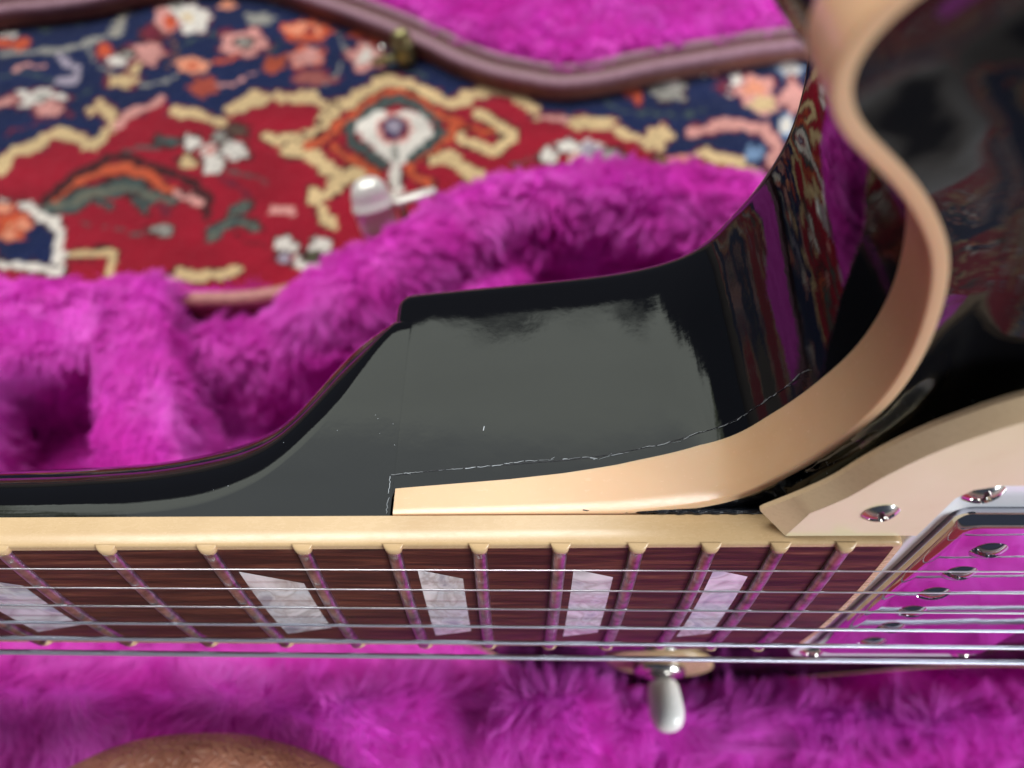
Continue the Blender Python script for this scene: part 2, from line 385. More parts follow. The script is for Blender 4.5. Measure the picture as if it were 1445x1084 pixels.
STROKES = [([(0,110),(40,100),(70,112),(60,130),(95,140),(130,128)],3,TEAL,NAVY),([(120,62),(135,90),(150,100),(200,120),(240,112),(262,95)],3,GREY,NAVY),([(205,90),(240,80),(260,60),(300,50),(345,60),(385,70),(410,50)],3,TEAL,NAVY),
 ([(300,120),(330,118),(360,105),(385,95)],3,PINK,NAVY),([(470,40),(490,70),(480,100),(460,120)],3,GREY,NAVY),([(540,80),(560,95),(600,110)],3,TEAL,NAVY),([(240,45),(250,70),(240,95)],3,srgb(120,80,60),NAVY),
 ([(300,235),(340,245),(380,262)],3,TEAL,RED),([(230,205),(190,210),(160,222)],3,TEAL,RED),([(330,330),(360,345),(400,345)],3,DARK,RED),([(100,310),(140,320),(190,330),(230,320)],3,TEAL,RED),
 ([(720,230),(750,225),(775,218)],3,TEAL,RED),([(870,222),(890,232),(915,228)],3,TEAL,RED),([(850,140),(880,160),(920,160),(960,165),(1000,155)],3,TEAL,NAVY),([(900,110),(925,108),(960,90)],3,PINK,NAVY),
 ([(110,165),(90,160),(40,175),(10,190)],3,MAROON,NAVY),([(20,100),(30,90),(60,92)],4,PINK,NAVY),([(10,35),(60,42),(120,32),(160,22)],3,TEAL,NAVY)] + STROKES
BLOBS = [ # x, y, rx, ry, colour, outline
 (32,22,26,9,PINK,MAROON),(30,24,12,5,srgb(190,40,60),PINK),(15,62,28,9,ORANGE,NAVY),(8,48,16,6,WHITE,NAVY),
 (232,28,16,20,PINK,MAROON),(238,32,10,9,ORANGE,PINK),(272,28,24,18,WHITE,MAROON),(262,26,7,6,CREAM,WHITE),(215,48,15,10,MAROON,DARK),(248,12,9,6,GREY,WHITE),
 (150,75,10,12,ORANGE,MAROON),(165,87,14,9,WHITE,MAROON),(207,76,25,14,PINK,MAROON),(180,76,10,6,GREY,DARK),(170,114,20,8,CREAM,MAROON),
 (345,60,31,18,PINK,MAROON),(345,60,9,6,GREY,DARK),(272,92,23,11,PEACH,NAVY),(270,92,10,5,ORANGE,PEACH),(287,122,17,14,srgb(160,70,55),NAVY),
 (434,45,34,16,ORANGE,NAVY),(430,42,22,9,PEACH,ORANGE),(434,45,6,4,MAROON,ORANGE),(430,80,22,11,PINK,ORANGE),(388,92,17,13,srgb(170,75,50),NAVY),(445,110,23,10,srgb(150,85,80),MAROON),
 (518,50,24,12,ORANGE,NAVY),(518,80,24,19,PINK,MAROON),(516,78,12,10,WHITE,PINK),(365,26,22,8,GREY,NAVY),(402,3,20,5,GREY,NAVY),(455,12,27,9,WHITE,MAROON),
 (320,5,12,7,PEACH,NAVY),(57,140,32,13,WHITE,MAROON),(62,138,10,6,GREY,WHITE),(70,155,20,9,PINK,MAROON),
 (885,118,18,15,ORANGE,MAROON),(900,136,6,10,ORANGE,MAROON),(945,127,23,16,GREY,DARK),(950,120,10,6,WHITE,GREY),(975,98,30,10,WHITE,NAVY),(1000,90,14,16,PINK,MAROON),
 (1035,118,16,16,WHITE,MAROON),(1065,128,27,19,PINK,MAROON),(1065,125,18,10,PEACH,PINK),(1078,147,20,12,CREAM,PINK),(1020,120,7,12,MAROON,NAVY),
 (1065,72,36,11,PEACH,MAROON),(1115,97,14,12,WHITE,BLUE),(1122,135,18,26,PINK,MAROON),(1112,178,8,12,WHITE,BLUE),(1065,215,13,10,BLUE,NAVY),(972,162,8,6,TEAL,NAVY),
 (795,132,8,6,ORANGE,NAVY),(930,195,18,19,CREAM,MAROON),(932,228,9,7,srgb(120,90,60),DARK),
 (268,201,15,9,WHITE,DARK),(265,228,13,8,CREAM,DARK),(312,195,12,8,GREY,DARK),(331,213,17,13,WHITE,DARK),(302,232,17,13,WHITE,DARK),(297,214,9,7,PINK,WHITE),
 (237,200,16,6,TEAL,DARK),(335,183,16,7,srgb(90,70,60),DARK),(227,325,15,9,GREY,DARK),
 (402,346,15,14,WHITE,DARK),(450,348,15,13,WHITE,DARK),(432,370,18,12,WHITE,DARK),(440,360,9,7,srgb(80,80,60),DARK),(400,364,9,8,LILAC,DARK),
 (773,220,13,9,WHITE,DARK),(800,206,13,9,WHITE,TEAL),(832,212,15,10,LILAC,WHITE),(818,236,15,10,LILAC,WHITE),(860,220,18,8,GREY,DARK),(810,220,5,9,PINK,WHITE),
 (14,312,26,22,ORANGE,MAROON),(2,296,10,7,PEACH,MAROON),(32,318,12,9,PEACH,ORANGE),(12,332,14,8,PEACH,ORANGE),(14,318,5,5,CREAM,ORANGE)]
HEART = [(502,186),(515,163),(535,157),(556,164),(577,156),(602,165),(611,186),(592,207),(571,226),(556,242),(541,223),(520,203)]
RED_EDGE = [(-400,330),(-100,245),(0,240),(20,216),(50,210),(75,190),(100,192),(135,206),(150,192),(160,178),(200,156),(228,144),(275,162),(312,172),(330,153),(400,138),(440,141),(468,153),(490,146),(520,127),(545,112),(600,132),(640,146),(670,134),(700,127),(727,134),(760,164),(815,174),(866,180),(900,197),(930,208),(945,224),(985,220),(1020,226),(1060,245),(1090,262),(1300,330)]
def seg_dist(X, Y, a, b):
    dx, dy = b[0] - a[0], b[1] - a[1]; L = dx * dx + dy * dy + 1e-9
    t = np.clip(((X - a[0]) * dx + (Y - a[1]) * dy) / L, 0, 1)
    return np.hypot(X - a[0] - t * dx, Y - a[1] - t * dy)
def in_poly(X, Y, poly):
    c = np.zeros(X.shape, bool); n = len(poly)
    for i in range(n):
        x1, y1 = poly[i]; x2, y2 = poly[(i + 1) % n]
        if y1 == y2: continue
        m = ((y1 > Y) != (y2 > Y)) & (X < (x2 - x1) * (Y - y1) / (y2 - y1) + x1); c ^= m
    return c
def rug_colours(wx, wy):
    """woven colour at rug positions (mm); the motif repeats mirrored as in a woven field"""
    def fold(t, a, b):
        p = np.mod((t - a) / (b - a), 2.0); return a + (b - a) * np.where(p > 1, 2 - p, p)
    wx = np.round(wx / 1.9) * 1.9; wy = np.round(wy / 1.6) * 1.6      # one knot at a time
    X = fold(wx, -345, 172); Y = fold(wy, 205, 432)
    dz = -CAM_Z * 1000
    zc = Y * _F[1] + dz * _F[2]; up = Y * _U[1] + dz * _U[2]
    px = 722.5 + FPX * X / zc; py = 542 - FPX * up / zc
    # slight knot-level wobble
    w = np.stack([X * 0.35, Y * 0.35, X * 0], 1)
    px = px + 3.4 * vnoise(w, 1.0, 3) + 4.0 * vnoise(w, 0.3, 13); py = py + 2.4 * vnoise(w, 1.0, 5) + 2.6 * vnoise(w, 0.3, 15)
    C = np.tile(NAVY, (len(px), 1))
    xs = [p[0] for p in RED_EDGE]; ys = [p[1] for p in RED_EDGE]
    red = py > np.interp(px, xs, ys)
    C[red] = RED
    hole = in_poly(px, py, [(-10, 292), (55, 295), (80, 315), (82, 380), (-10, 372)]); C[hole] = NAVY
    for poly, w_, col, oc in STROKES:
        bx0 = min(p[0] for p in poly) - 20; bx1 = max(p[0] for p in poly) + 20; by0 = min(p[1] for p in poly) - 20; by1 = max(p[1] for p in poly) + 20
        k = np.where((px > bx0) & (px < bx1) & (py > by0) & (py < by1))[0]
        if not len(k): continue
        d = np.full(len(k), 1e9)
        for a, b in zip(poly[:-1], poly[1:]): d = np.minimum(d, seg_dist(px[k], py[k], a, b))
        h = w_ * 0.45 * (1 + (0.42 * vnoise(np.stack([px[k], py[k] * 1.5, px[k] * 0], 1), 0.085, 8) if w_ > 6 else 0))
        C[k[d < h + (2.8 if w_ > 6 else 1.2)]] = oc; C[k[d < h]] = col
        if w_ > 12: C[k[d < h * 0.35]] = col * 0.86 + CREAM * 0.14 * (1 if col[0] < 0.5 else 0.4)
    for x, y, rx, ry, col, oc in BLOBS:
        dx = px - x; dy = py - y; rr = np.hypot(dx / rx, dy / ry); th = np.arctan2(dy / ry, dx / rx)
        e = 1 + (0.16 * np.cos(5 * th + x) if rx > 11 else 0)
        C[(rr < e * (1 + 3.0 / min(rx, ry)))] = oc; C[rr < e] = col
        if rx > 9 and ry > 7: C[(rr < e * 0.9) & (np.abs(np.sin(2.5 * th + y)) < 0.16) & (rr > 0.35)] = col * 0.45 + oc * 0.3
    h = in_poly(px, py, HEART); C[h] = WHITE
    d = np.full(len(px), 1e9)
    for x, y, rx, ry, col in ((556,182,24,22,PINK),(556,181,18,18,MAROON),(556,180,13,13,srgb(60,55,90)),(557,180,7,8,LILAC),(556,214,5,14,GREY)):
        C[np.hypot((px - x) / rx, (py - y) / ry) < 1] = col
    f = 1 + 0.16 * vnoise(np.stack([X, Y * 2.2, X * 0], 1), 0.035, 21) + 0.06 * vnoise(np.stack([X, Y, X * 0], 1), 0.4, 2)
    return np.clip(C * f[:, None], 0, 1)
def axis(lo, a, b, hi, coarse, fine):
    return np.concatenate([np.arange(lo, a, coarse), np.arange(a, b, fine), np.arange(b, hi + 1, coarse)])
gx = axis(-1100, -370, 210, 1100, 7, 1.35); gy = axis(-700, 150, 445, 1100, 7, 1.35)
GX, GY = np.meshgrid(gx, gy); GX = GX.ravel(); GY = GY.ravel()
cols = rug_colours(GX, GY)
me = bpy.data.meshes.new('persian_rug'); nv = len(GX)
me.vertices.add(nv)
gz = 0.0 + 0.35 * vnoise(np.stack([GX, GY, GX * 0], 1), 0.25, 9)
me.vertices.foreach_set('co', (np.stack([GX, GY, gz], 1) * 0.001).ravel())
nxg = len(gx); nyg = len(gy)
ii = (np.arange(nyg - 1)[:, None] * nxg + np.arange(nxg - 1)[None, :]).ravel()
quads = np.stack([ii, ii + 1, ii + 1 + nxg, ii + nxg], 1)
me.loops.add(quads.size); me.loops.foreach_set('vertex_index', quads.ravel().astype(np.int32))
me.polygons.add(len(quads)); me.polygons.foreach_set('loop_start', (np.arange(len(quads)) * 4).astype(np.int32))
me.update(calc_edges=True)
ca = me.color_attributes.new('woven_colour', 'FLOAT_COLOR', 'POINT')
ca.data.foreach_set('color', np.concatenate([cols, np.ones((nv, 1))], 1).astype(np.float32).ravel())
rug = link('persian_rug', me, M_rug)
props(rug, 'red and navy floral patterned wool rug under the open case', 'rug')

# ------------------------------------------------------------------ plush: soft sheets with a combed pile
def fur_on(name, V, F, n, length, rad, parent, m, seed, flow=(0, 0, 0), clump=0.10, lift=0.65, comb=0.55, lock=3.2):
    rng = np.random.default_rng(seed)
    V = np.asarray(V, float); T = []
    for f in F:
        T.append((f[0], f[1], f[2]))
        if len(f) == 4: T.append((f[0], f[2], f[3]))
    T = np.array(T); A, B, C_ = V[T[:, 0]], V[T[:, 1]], V[T[:, 2]]
    cr = np.cross(B - A, C_ - A); ar = np.linalg.norm(cr, axis=1)
    idx = rng.choice(len(T), n, p=ar / ar.sum()); u = rng.random(n); w = rng.random(n); s = np.sqrt(u)
    Pn = A[idx] * (1 - s)[:, None] + B[idx] * (s * (1 - w))[:, None] + C_[idx] * (s * w)[:, None]
    Nn = cr[idx] / ar[idx][:, None]
    tx = np.stack([vnoise(Pn, clump, seed + 11), vnoise(Pn, clump, seed + 12), vnoise(Pn, clump, seed + 13)], 1)
    t2 = np.stack([vnoise(Pn, clump * 4, seed + 21), vnoise(Pn, clump * 4, seed + 22), vnoise(Pn, clump * 4, seed + 23)], 1)
    D = Nn * lift + tx * comb + t2 * 0.45 + np.array(flow) + rng.normal(0, 0.10, (n, 3))
    D -= Nn * np.minimum(0, (D * Nn).sum(1) - 0.15)[:, None]
    D /= np.linalg.norm(D, axis=1)[:, None]
    L = length * (0.75 + 0.5 * rng.random(n)) * (1 + 0.35 * vnoise(Pn, clump * 2, seed + 5))
    K = 5; ts = np.linspace(0, 1, K); out = np.zeros((n, K, 3))
    bend = np.stack([t2[:, 1], t2[:, 2], -np.abs(t2[:, 0]) * 0.6 - 0.25], 1) * 0.45
    for k, t in enumerate(ts):
        out[:, k] = Pn + (D * t + bend * t * t) * L[:, None]
    # fibres gather into locks: tips lean towards the lock they belong to
    cell = lock * (1 + 0.0 * L); jit = np.stack([vnoise(Pn, 0.35, seed + 31), vnoise(Pn, 0.35, seed + 32), vnoise(Pn, 0.35, seed + 33)], 1) * lock * 0.45
    key = np.floor((Pn + jit) / lock).astype(np.int64); kk = (key[:, 0] * 73856093) ^ (key[:, 1] * 19349663) ^ (key[:, 2] * 83492791)
    _, inv = np.unique(kk, return_inverse=True); inv = inv.ravel(); cnt = np.bincount(inv)
    tipc = np.stack([np.bincount(inv, out[:, -1, a]) / cnt for a in range(3)], 1)[inv]
    for k, t in enumerate(ts): out[:, k] += (tipc - out[:, -1]) * (0.62 * t ** 1.5) if k < K - 1 else 0
    out[:, -1] += (tipc - out[:, -1]) * 0.62
    cu = bpy.data.hair_curves.new(name); cu.add_curves([K] * n)
    cu.attributes['position'].data.foreach_set('vector', (out * 0.001).astype(np.float32).ravel())
    ra = cu.attributes.get('radius') or cu.attributes.new('radius', 'FLOAT', 'POINT')
    rr = np.tile((1 - 0.75 * ts ** 2), (n, 1)) * rad * (0.7 + 0.6 * rng.random((n, 1)))
    ra.data.foreach_set('value', (rr * 0.001).astype(np.float32).ravel())
    cu.materials.append(m)
    o = bpy.data.objects.new(name, cu); COL.objects.link(o); o.parent = parent; o['kind'] = 'stuff'
    return o

def sweep(path, profile_fn, side, step=3.0):
    """path: plan points (mm); profile_fn(s_index_fraction, point) -> list of (u, z), u measured to 'side' of the path"""
    Pp = resample(catmull(path, 12), step); T = np.gradient(Pp, axis=0); T /= np.linalg.norm(T, axis=1)[:, None]
    N = np.stack([T[:, 1], -T[:, 0]], 1) * side     # side=+1: right of the direction of travel
    V = []; m = None
    for i, p in enumerate(Pp):
        pr = profile_fn(p); m = len(pr)
        for u_, z_ in pr: V.append((p[0] + N[i, 0] * u_, p[1] + N[i, 1] * u_, z_))
    return np.array(V), len(Pp), m

def orient(V, F, ref):
    """flip faces so that they face 'ref' directions on average"""
    V = np.asarray(V); Q = np.array([f[:3] for f in F]); n = np.cross(V[Q[:, 1]] - V[Q[:, 0]], V[Q[:, 2]] - V[Q[:, 0]]).sum(0)
    return [tuple(reversed(f)) for f in F] if n @ np.array(ref) < 0 else F

case = empty('guitar_case', (0, 0, 0))
props(case, 'open brown guitar case lined with magenta plush, holding the black guitar', 'guitar case')
FAR = [(-420,163),(-300,163),(-222,163),(-140,163),(-108,165),(-80,174),(-52,194),(-27,211),(-7,220),(18,227),(46,229),(80,228),(111,223),(150,208),(200,192),(260,186),(330,200),(400,215)]
def smooth_profile(pts, n=5): return [tuple(p) for p in catmull(pts, n)]
def far_prof(p):
    h = float(sstep(-112, -84, p[0])); deep = float(sstep(6, 22, p[0]))
    top = 52 + 24 * h
    base = [(-3 - 0*h, top - 14), (-3, top - 4), (1, top), (8, top + 2.5), (16, top + 0.5), (22, top - 7), (26, top - 20), (29, 24), (34, 12), (60, 9)]
    return smooth_profile(base, 4)
V, n_, m_ = sweep(FAR, far_prof, 1, 3.0)
V[:, 2] += 2.0 * vnoise(V, 0.06, 1); V[:, 1] += 2.0 * vnoise(V, 0.05, 2)
F = orient(V, grid_faces(n_, m_), (0, -0.2, 1))
mesh('far_plush_lining', V, F, M_plush, case)
sel = [f for f in F if -380 < V[f[0]][0] < 190]
fur_on('far_plush_pile', V, sel, 145000, 8.5, 0.11, case, M_fur, 31, lock=4.0, flow=(0.0, -0.5, -0.1), clump=0.055, comb=0.8)
# floor of the case
fx_, fy_ = np.meshgrid(np.arange(-420, 401, 6.0), np.arange(-42, 206, 6.0)); Vf = np.stack([fx_.ravel(), fy_.ravel(), np.full(fx_.size, 12.0)], 1)
Vf[:, 2] += 1.5 * vnoise(Vf, 0.04, 4)
Ff = orient(Vf, grid_faces(fx_.shape[0], fx_.shape[1]), (0, 0, 1))
mesh('floor_plush', Vf, Ff, M_plush, case)
fur_on('floor_pile', Vf, [f for f in Ff if -220 < Vf[f[0]][0] < 160], 45000, 8, 0.15, case, M_fur, 33, clump=0.05)

def cushion(name, x0, x1, y0, y1, z0, z1, r, nfur, seed, tilt=None, fl=8.5, flow=(0, 0, 0), shear=0.0):
    rings = []
    for ins, z in ((0, z0), (0, z0 + (z1 - z0) * 0.4), (0, z1 - r), (r * 0.12, z1 - r * 0.5), (r * 0.35, z1 - r * 0.2), (r * 0.8, z1), (r * 1.4, z1 + 0.5)):
        ring = resample(np.array(rrect(x0 + ins, x1 - ins, y0 + ins, y1 - ins, max(r * 1.1 - ins * 0.6, 1.5), 8)), 3.2, True) if ins == 0 else None
        rings.append((ins, z))
    base = resample(np.array(rrect(x0, x1, y0, y1, r, 8)), 3.2, True); c = np.array([(x0 + x1) / 2, (y0 + y1) / 2]); hw = np.array([(x1 - x0) / 2, (y1 - y0) / 2])
    R_ = []
    for ins, z in rings + [(min(hw) * 0.75, z1 + 0.8)]:
        q = c + (base - c) * (1 - ins / hw); R_.append([(a, b, z) for a, b in q])
    V, F = stack_vf(R_, True, False); V = np.array(V, float)
    if tilt: V[:, 2] += (V[:, 0] - c[0]) * tilt[0] * (V[:, 2] > z0 + 1) + (V[:, 1] - c[1]) * tilt[1] * (V[:, 2] > z0 + 1)
    V[:, 0] += (V[:, 1] - y0) * shear
    V += 1.6 * np.stack([vnoise(V, 0.05, seed), vnoise(V, 0.05, seed + 1), vnoise(V, 0.05, seed + 2)], 1)
    F4 = [f for f in F if len(f) == 4]; cap = [f for f in F if len(f) > 4][0]
    ci = len(V); V = np.vstack([V, V[list(cap)].mean(0)]); F4 += [(cap[k], cap[(k + 1) % len(cap)], ci) for k in range(len(cap))]
    o = mesh(name, V, F4, M_plush, case)
    fur_on(name + '_pile', V, F4, nfur, fl, 0.13, case, M_fur, seed, flow, clump=0.06)
    return o
# neck cradle: a back bar with two arms round a hollow
a = ground_at(5, 400, 74); b = ground_at(250, 400, 74)
cushion('neck_cradle_back', -228, -158, 137, 172, 9, 75, 5, 30000, 41, flow=(0.1, -0.5, 0), fl=6)
cushion('neck_cradle_arm', -153, -125, 60, 172, 9, 75, 5, 36000, 43, flow=(0.05, -0.5, 0), fl=5.5, shear=-0.19)
cushion('neck_cradle_arm', -268, -224, 66, 160, 9, 64, 10, 12000, 45, flow=(0.2, -0.3, 0), fl=6)
# pad beside the cutaway that leaves a well to its right
cushion('bout_pad', -60, 6, 148, 203, 9, 58, 11, 18000, 47, flow=(0, -0.4, 0), fl=5.5)
# near side of the lining, with a crease between two cushions
NEAR = [(-420, -34), (-250, -34), (-130, -34), (-60, -36), (0, -38), (60, -36), (130, -36), (250, -34), (420, -34)]
def near_w(x): return 38 + 100 * float(sstep(-20, 110, x))
def near_prof(p):
    left = 1 - float(sstep(-60, -20, p[0])); cr_ = math.exp(-((p[0] + 78) / 4.0) ** 2) * 12 + math.exp(-((p[0] - 32) / 3.5) ** 2) * 8
    mid = (1 - float(sstep(18, 40, p[0]))) * (1 - left)
    top = 77 + 38 * left + 22 * mid - cr_ * 0.7; w = near_w(p[0]); e = 2 * left + 5 * mid; h = 30 * left + 8 * mid
    base = [(-w - 2, 12), (-w, 20 + h * 0.5), (-w + 8, 26 + h * 0.7), (-w * 0.6, 41 + h * 0.9), (-w * 0.25, 56 + h), (6, 62 + h), (20, top - 10), (32, top - 2), (38 + e, top), (42 + e, top - 4), (45 + e, top - 18), (48 + e, 36), (58 + e, 27)]
    return smooth_profile(base, 5)
NEAR_OUT = [(x, -34 - near_w(x) + (0 if x < -20 else -4)) for x in range(-420, 421, 30)]
V, n_, m_ = sweep(NEAR, near_prof, -1, 3.0)
V[:, 2] += 2.5 * vnoise(V, 0.05, 7)
F = orient(V, grid_faces(n_, m_), (0, 0.3, 1))
mesh('near_plush_lining', V, F, M_plush, case)
fur_on('near_plush_pile', V, [f for f in F if -330 < V[f[0]][0] < 230], 140000, 9.5, 0.12, case, M_fur, 51, flow=(0.1, -0.2, -0.1), clump=0.06, comb=0.9, lock=3.6)

# brown shell and piping round the rim
def shell(name, path, side, u0, u1, z1, m):
    V, n_, m_ = sweep(path, lambda p: [(u0, 1), (u0, z1(p)), (u1, z1(p)), (u1, 1)], side, 6.0)
    return mesh(name, V, grid_faces(n_, m_), m, case, sharp=40)
zt_far = lambda p: 57 + 6 * float(sstep(-112, -84, p[0])) * 0
shell('case_wall', FAR, 1, -11, -2.5, zt_far, M_tolex)
shell('case_wall', NEAR_OUT, -1, -12, -1, lambda p: 20, M_tolex)
def piping(name, path, side, off, z, r, m, par, step=4.0):
    Pp = resample(catmull(path, 12), step); T = np.gradient(Pp, axis=0); T /= np.linalg.norm(T, axis=1)[:, None]
    N = np.stack([T[:, 1], -T[:, 0]], 1) * side
    Q = np.column_stack([Pp + N * off, np.full(len(Pp), z)])
    V, F = tube_vf(Q, r, 12); return mesh(name, V, F, m, par)
piping('piping', FAR, 1, -6.5, 60, 3.6, M_piping, case)
piping('piping', NEAR_OUT, -1, -6, 22, 3.6, M_piping, case)

# handle flipped up over the near rim
hp = []
for k in range(41):
    t = math.pi * k / 40; hp.append((-79 - 67 * math.cos(t), -86.5 + 72 * math.sin(t) ** 0.9, 58 + 76 * math.sin(t) ** 0.6))
V, F = tube_vf(hp, [11 + 1.2 * math.sin(math.pi * k / 40) for k in range(41)], 26)
V = np.array(V); V += 0.35 * np.stack([vnoise(V, 0.3, 1), vnoise(V, 0.3, 2), vnoise(V, 0.3, 3)], 1)
mesh('handle', V, F, M_handle, case)

# latch: a domed nickel hood with its tongue, standing off the far wall
def latch(loc, rz, parent, tilt=0.0, s=1.0, M_latch=M_latch, tz=13):
    rings = []
    for k, (z, w, d) in enumerate(((0, 8.6, 6.4), (8, 9, 7), (15, 9.2, 7.6), (15.4, 9.8, 8.2), (17.0, 9.8, 8.2), (17.4, 9.2, 7.6), (22, 8.8, 7.2), (26, 7.4, 6.2), (28.5, 5.2, 4.4), (29.6, 2.4, 2.0))):
        rings.append([(x * s, (y - 0.10 * z) * s, z * s) for x, y in rrect(-w, w, -d, d, min(w, d) * 0.95, 6)])
    V, F = stack_vf(rings); o = mesh('latch', V, F, M_latch, parent); o.location = [c * 0.001 for c in loc]; o.rotation_euler = (tilt, 0, rz)
    V, F = stack_vf([[(x * s + 19 * s, y * s, z) for x, y in rrect(-11, 11, -3.2, 3.2, 3, 5)] for z in (tz, tz + 2.5)]); mesh('latch_tongue', V, F, M_latch, o)
    V, F = lathe_vf([(2.2, 0), (2.2, 12), (1.5, 13)], 14); k = mesh('hinge_pin', V, F, M_nickel, o); k.location = (0.013, 0, 0.002)
    return o
lp = ground_at(545, 330, 52)
latch((lp[0] - 3, lp[1] + 3, 46), math.radians(20), case, math.radians(-30), 1.02)

# the lid, lying open on the rug behind
lid_px = [(-700,-60),(-350,60),(-150,40),(0,14),(60,8),(130,-2),(230,-25),(340,-30),(440,0),(530,32),(600,62),(640,82),(690,100),(740,111),(790,118),(850,112),(920,96),(1000,82),(1085,68),(1200,60),(1400,90),(1700,200)]
LID = [tuple(ground_at(x, y, 14)[:2]) for x, y in lid_px]
def lid_sweep(name, prof, m, par, step=5.0, **kw):
    V, n_, m_ = sweep(LID, lambda p: prof, -1, step); return mesh(name, V, grid_faces(n_, m_), m, par, **kw)
lid = lid_sweep('lid', [(0, 1), (0, 8), (0.8, 10), (15.5, 10), (16, 9), (16, 2), (16.5, 1)], M_tolex, case, sharp=50); lid['label'] = 'open lid of the case lying upside down behind it'
piping('lid_edge_piping', LID, -1, 2.6, 11, 3.4, M_lilac, lid)
piping('lid_edge_piping', LID, -1, 15.2, 11, 2.4, M_lilac, lid)
lid_sweep('rim_channel', [(5, 10.3), (7, 11.6), (11, 11.6), (13, 10.3)], M_channel, lid)
V, n_, m_ = sweep(LID, lambda p: smooth_profile([(16.5, 6), (20, 10), (28, 13), (38, 11), (50, 8), (80, 6), (140, 6)], 4), -1, 5.0)
V[:, 2] += 2.5 * vnoise(V, 0.05, 17)
F = orient(V, grid_faces(n_, m_), (0, 0.2, 1)); mesh('lid_plush', V, F, M_plush, lid)
fur_on('lid_pile', V, [f for f in F if -180 < V[f[0]][0] < 190 and V[f[0]][1] < 440], 26000, 9, 0.2, lid, M_fur, 61, flow=(0, -0.2, 0), clump=0.05)
M_brass = mat('tarnished_brass', (0.30, 0.27, 0.12), 0.35, 0.8)
q_ = ground_at(570, 66, 14)
latch((q_[0], q_[1] , 2), math.radians(200), lid, math.radians(10), 0.7, M_brass, 4)

# ------------------------------------------------------------------ the guitar
gt = empty('electric_guitar'); gt.matrix_world = Matrix.Translation(Vector(LG)) @ Matrix([list(r) for r in MG]).to_4x4()
props(gt, 'glossy black electric guitar with cream binding, on its edge in the case', 'guitar')

CTRL = [(-77.5,0),(-77.5,15),(-77.5,24.2),(-76.4,26.5),(-73.2,27.1),(-55,27.7),(-42,28.15),(-35,28.5),(-28,29.4),(-22,30.8),(-17,32.9),(-13.5,35.8),(-11,38.9),(-8.8,42.4),(-6.8,46.4),(-5.2,50.3),(-4,54.4),(-3.2,58.6),(-3,62.8),(-3.2,67.3),(-3.8,71.9),(-4.7,76),(-5.9,80.4),(-7.2,84.2),(-8.7,87.3),(-10.4,89.8),(-12.4,92.2),(-14.5,94.7),(-16.7,96.9),(-19,98.8),(-21.3,100.5),(-23.5,102.2),(-25.3,103.9),(-26.4,105.8),(-26.8,107.6),(-26.4,109.6),(-25.4,111.4),(-24,113),(-20,116.5),(-13,120.5),(-2,124.5),(15,127),(35,126),(60,120),(85,114),(110,113),(135,118),(165,132),(195,149),(225,161),(255,165),(285,158),(312,136),(332,100),(343,50),(345,0),(343,-50),(332,-100),(312,-136),(285,-158),(255,-166),(225,-162),(190,-148),(150,-127),(115,-117),(85,-119),(50,-131),(15,-138),(-15,-136),(-38,-125),(-56,-105),(-68,-78),(-75,-50),(-77.5,-30),(-77.5,-15)]
CT = resample(catmull(CTRL, 16, True), 1.3, True)
def csmooth(A, sig):
    k = np.arange(-int(4 * sig) - 1, int(4 * sig) + 2); w = np.exp(-k * k / (2 * sig * sig)); w /= w.sum()
    return sum(w[i] * np.roll(A, k[i], axis=0) for i in range(len(k)))
keep = sstep(-70, -64, CT[:, 0])[:, None]
CT = csmooth(CT, 0.8) * (1 - keep) + csmooth(CT, 2.6) * keep
NC = len(CT)
_t = np.roll(CT, -1, 0) - np.roll(CT, 1, 0); _t /= np.linalg.norm(_t, axis=1)[:, None]
_w = sstep(29.5, 40, CT[:, 1]) * (CT[:, 0] < 40) * (1 - sstep(10, 40, CT[:, 0]))
CT = CT + np.stack([-_t[:, 1], _t[:, 0]], 1) * (1.7 * _w)[:, None]      # the traced edge was the inner side of the binding
TT = np.roll(CT, -1, 0) - np.roll(CT, 1, 0); TT /= np.linalg.norm(TT, axis=1)[:, None]
NO = np.stack([-TT[:, 1], TT[:, 0]], 1)          # outward (the outline runs clockwise seen from the front)
def z_rim(X, Y): return -5.2 - 0.04 * np.clip(X + 36, 0, 70) - 12.0 * sstep(-35, -96, Y)
def z_back(X, Y): return -56.8 - 0.10 * np.clip(X + 77, 0, 95) - 0.1 * np.clip(Y - 27, 0, 38)
ZT = z_rim(CT[:, 0], CT[:, 1]); ZB = z_back(CT[:, 0], CT[:, 1])
# how far the binding reaches down the side, along the treble side
order = np.arange(NC); i0 = int(np.argmin(np.hypot(CT[:, 0] + 73.9, CT[:, 1] - 27.1))); itip = int(np.argmin(np.hypot(CT[:, 0] + 26.8, CT[:, 1] - 107.6)))
DEP = np.full(NC, 6.0)
tab = [(-74, 27, 4.9), (-54, 28, 6.4), (-45, 28, 7.4), (-38, 28, 8.4), (-32, 28.8, 9.4), (-22, 30.8, 10.6), (-12, 38, 10.5), (-5, 50, 10.4), (-3, 62, 9.8), (-4, 72, 9.3), (-9, 88, 9.0), (-19, 99, 8.8), (-26.8, 107.6, 8.6), (-13, 120, 7.5), (15, 127, 6.0)]
ti = [int(np.argmin(np.hypot(CT[:, 0] - x, CT[:, 1] - y))) for x, y, _ in tab]
DEP[:ti[-1] + 1] = np.interp(np.arange(ti[-1] + 1), ti, [t[2] for t in tab])
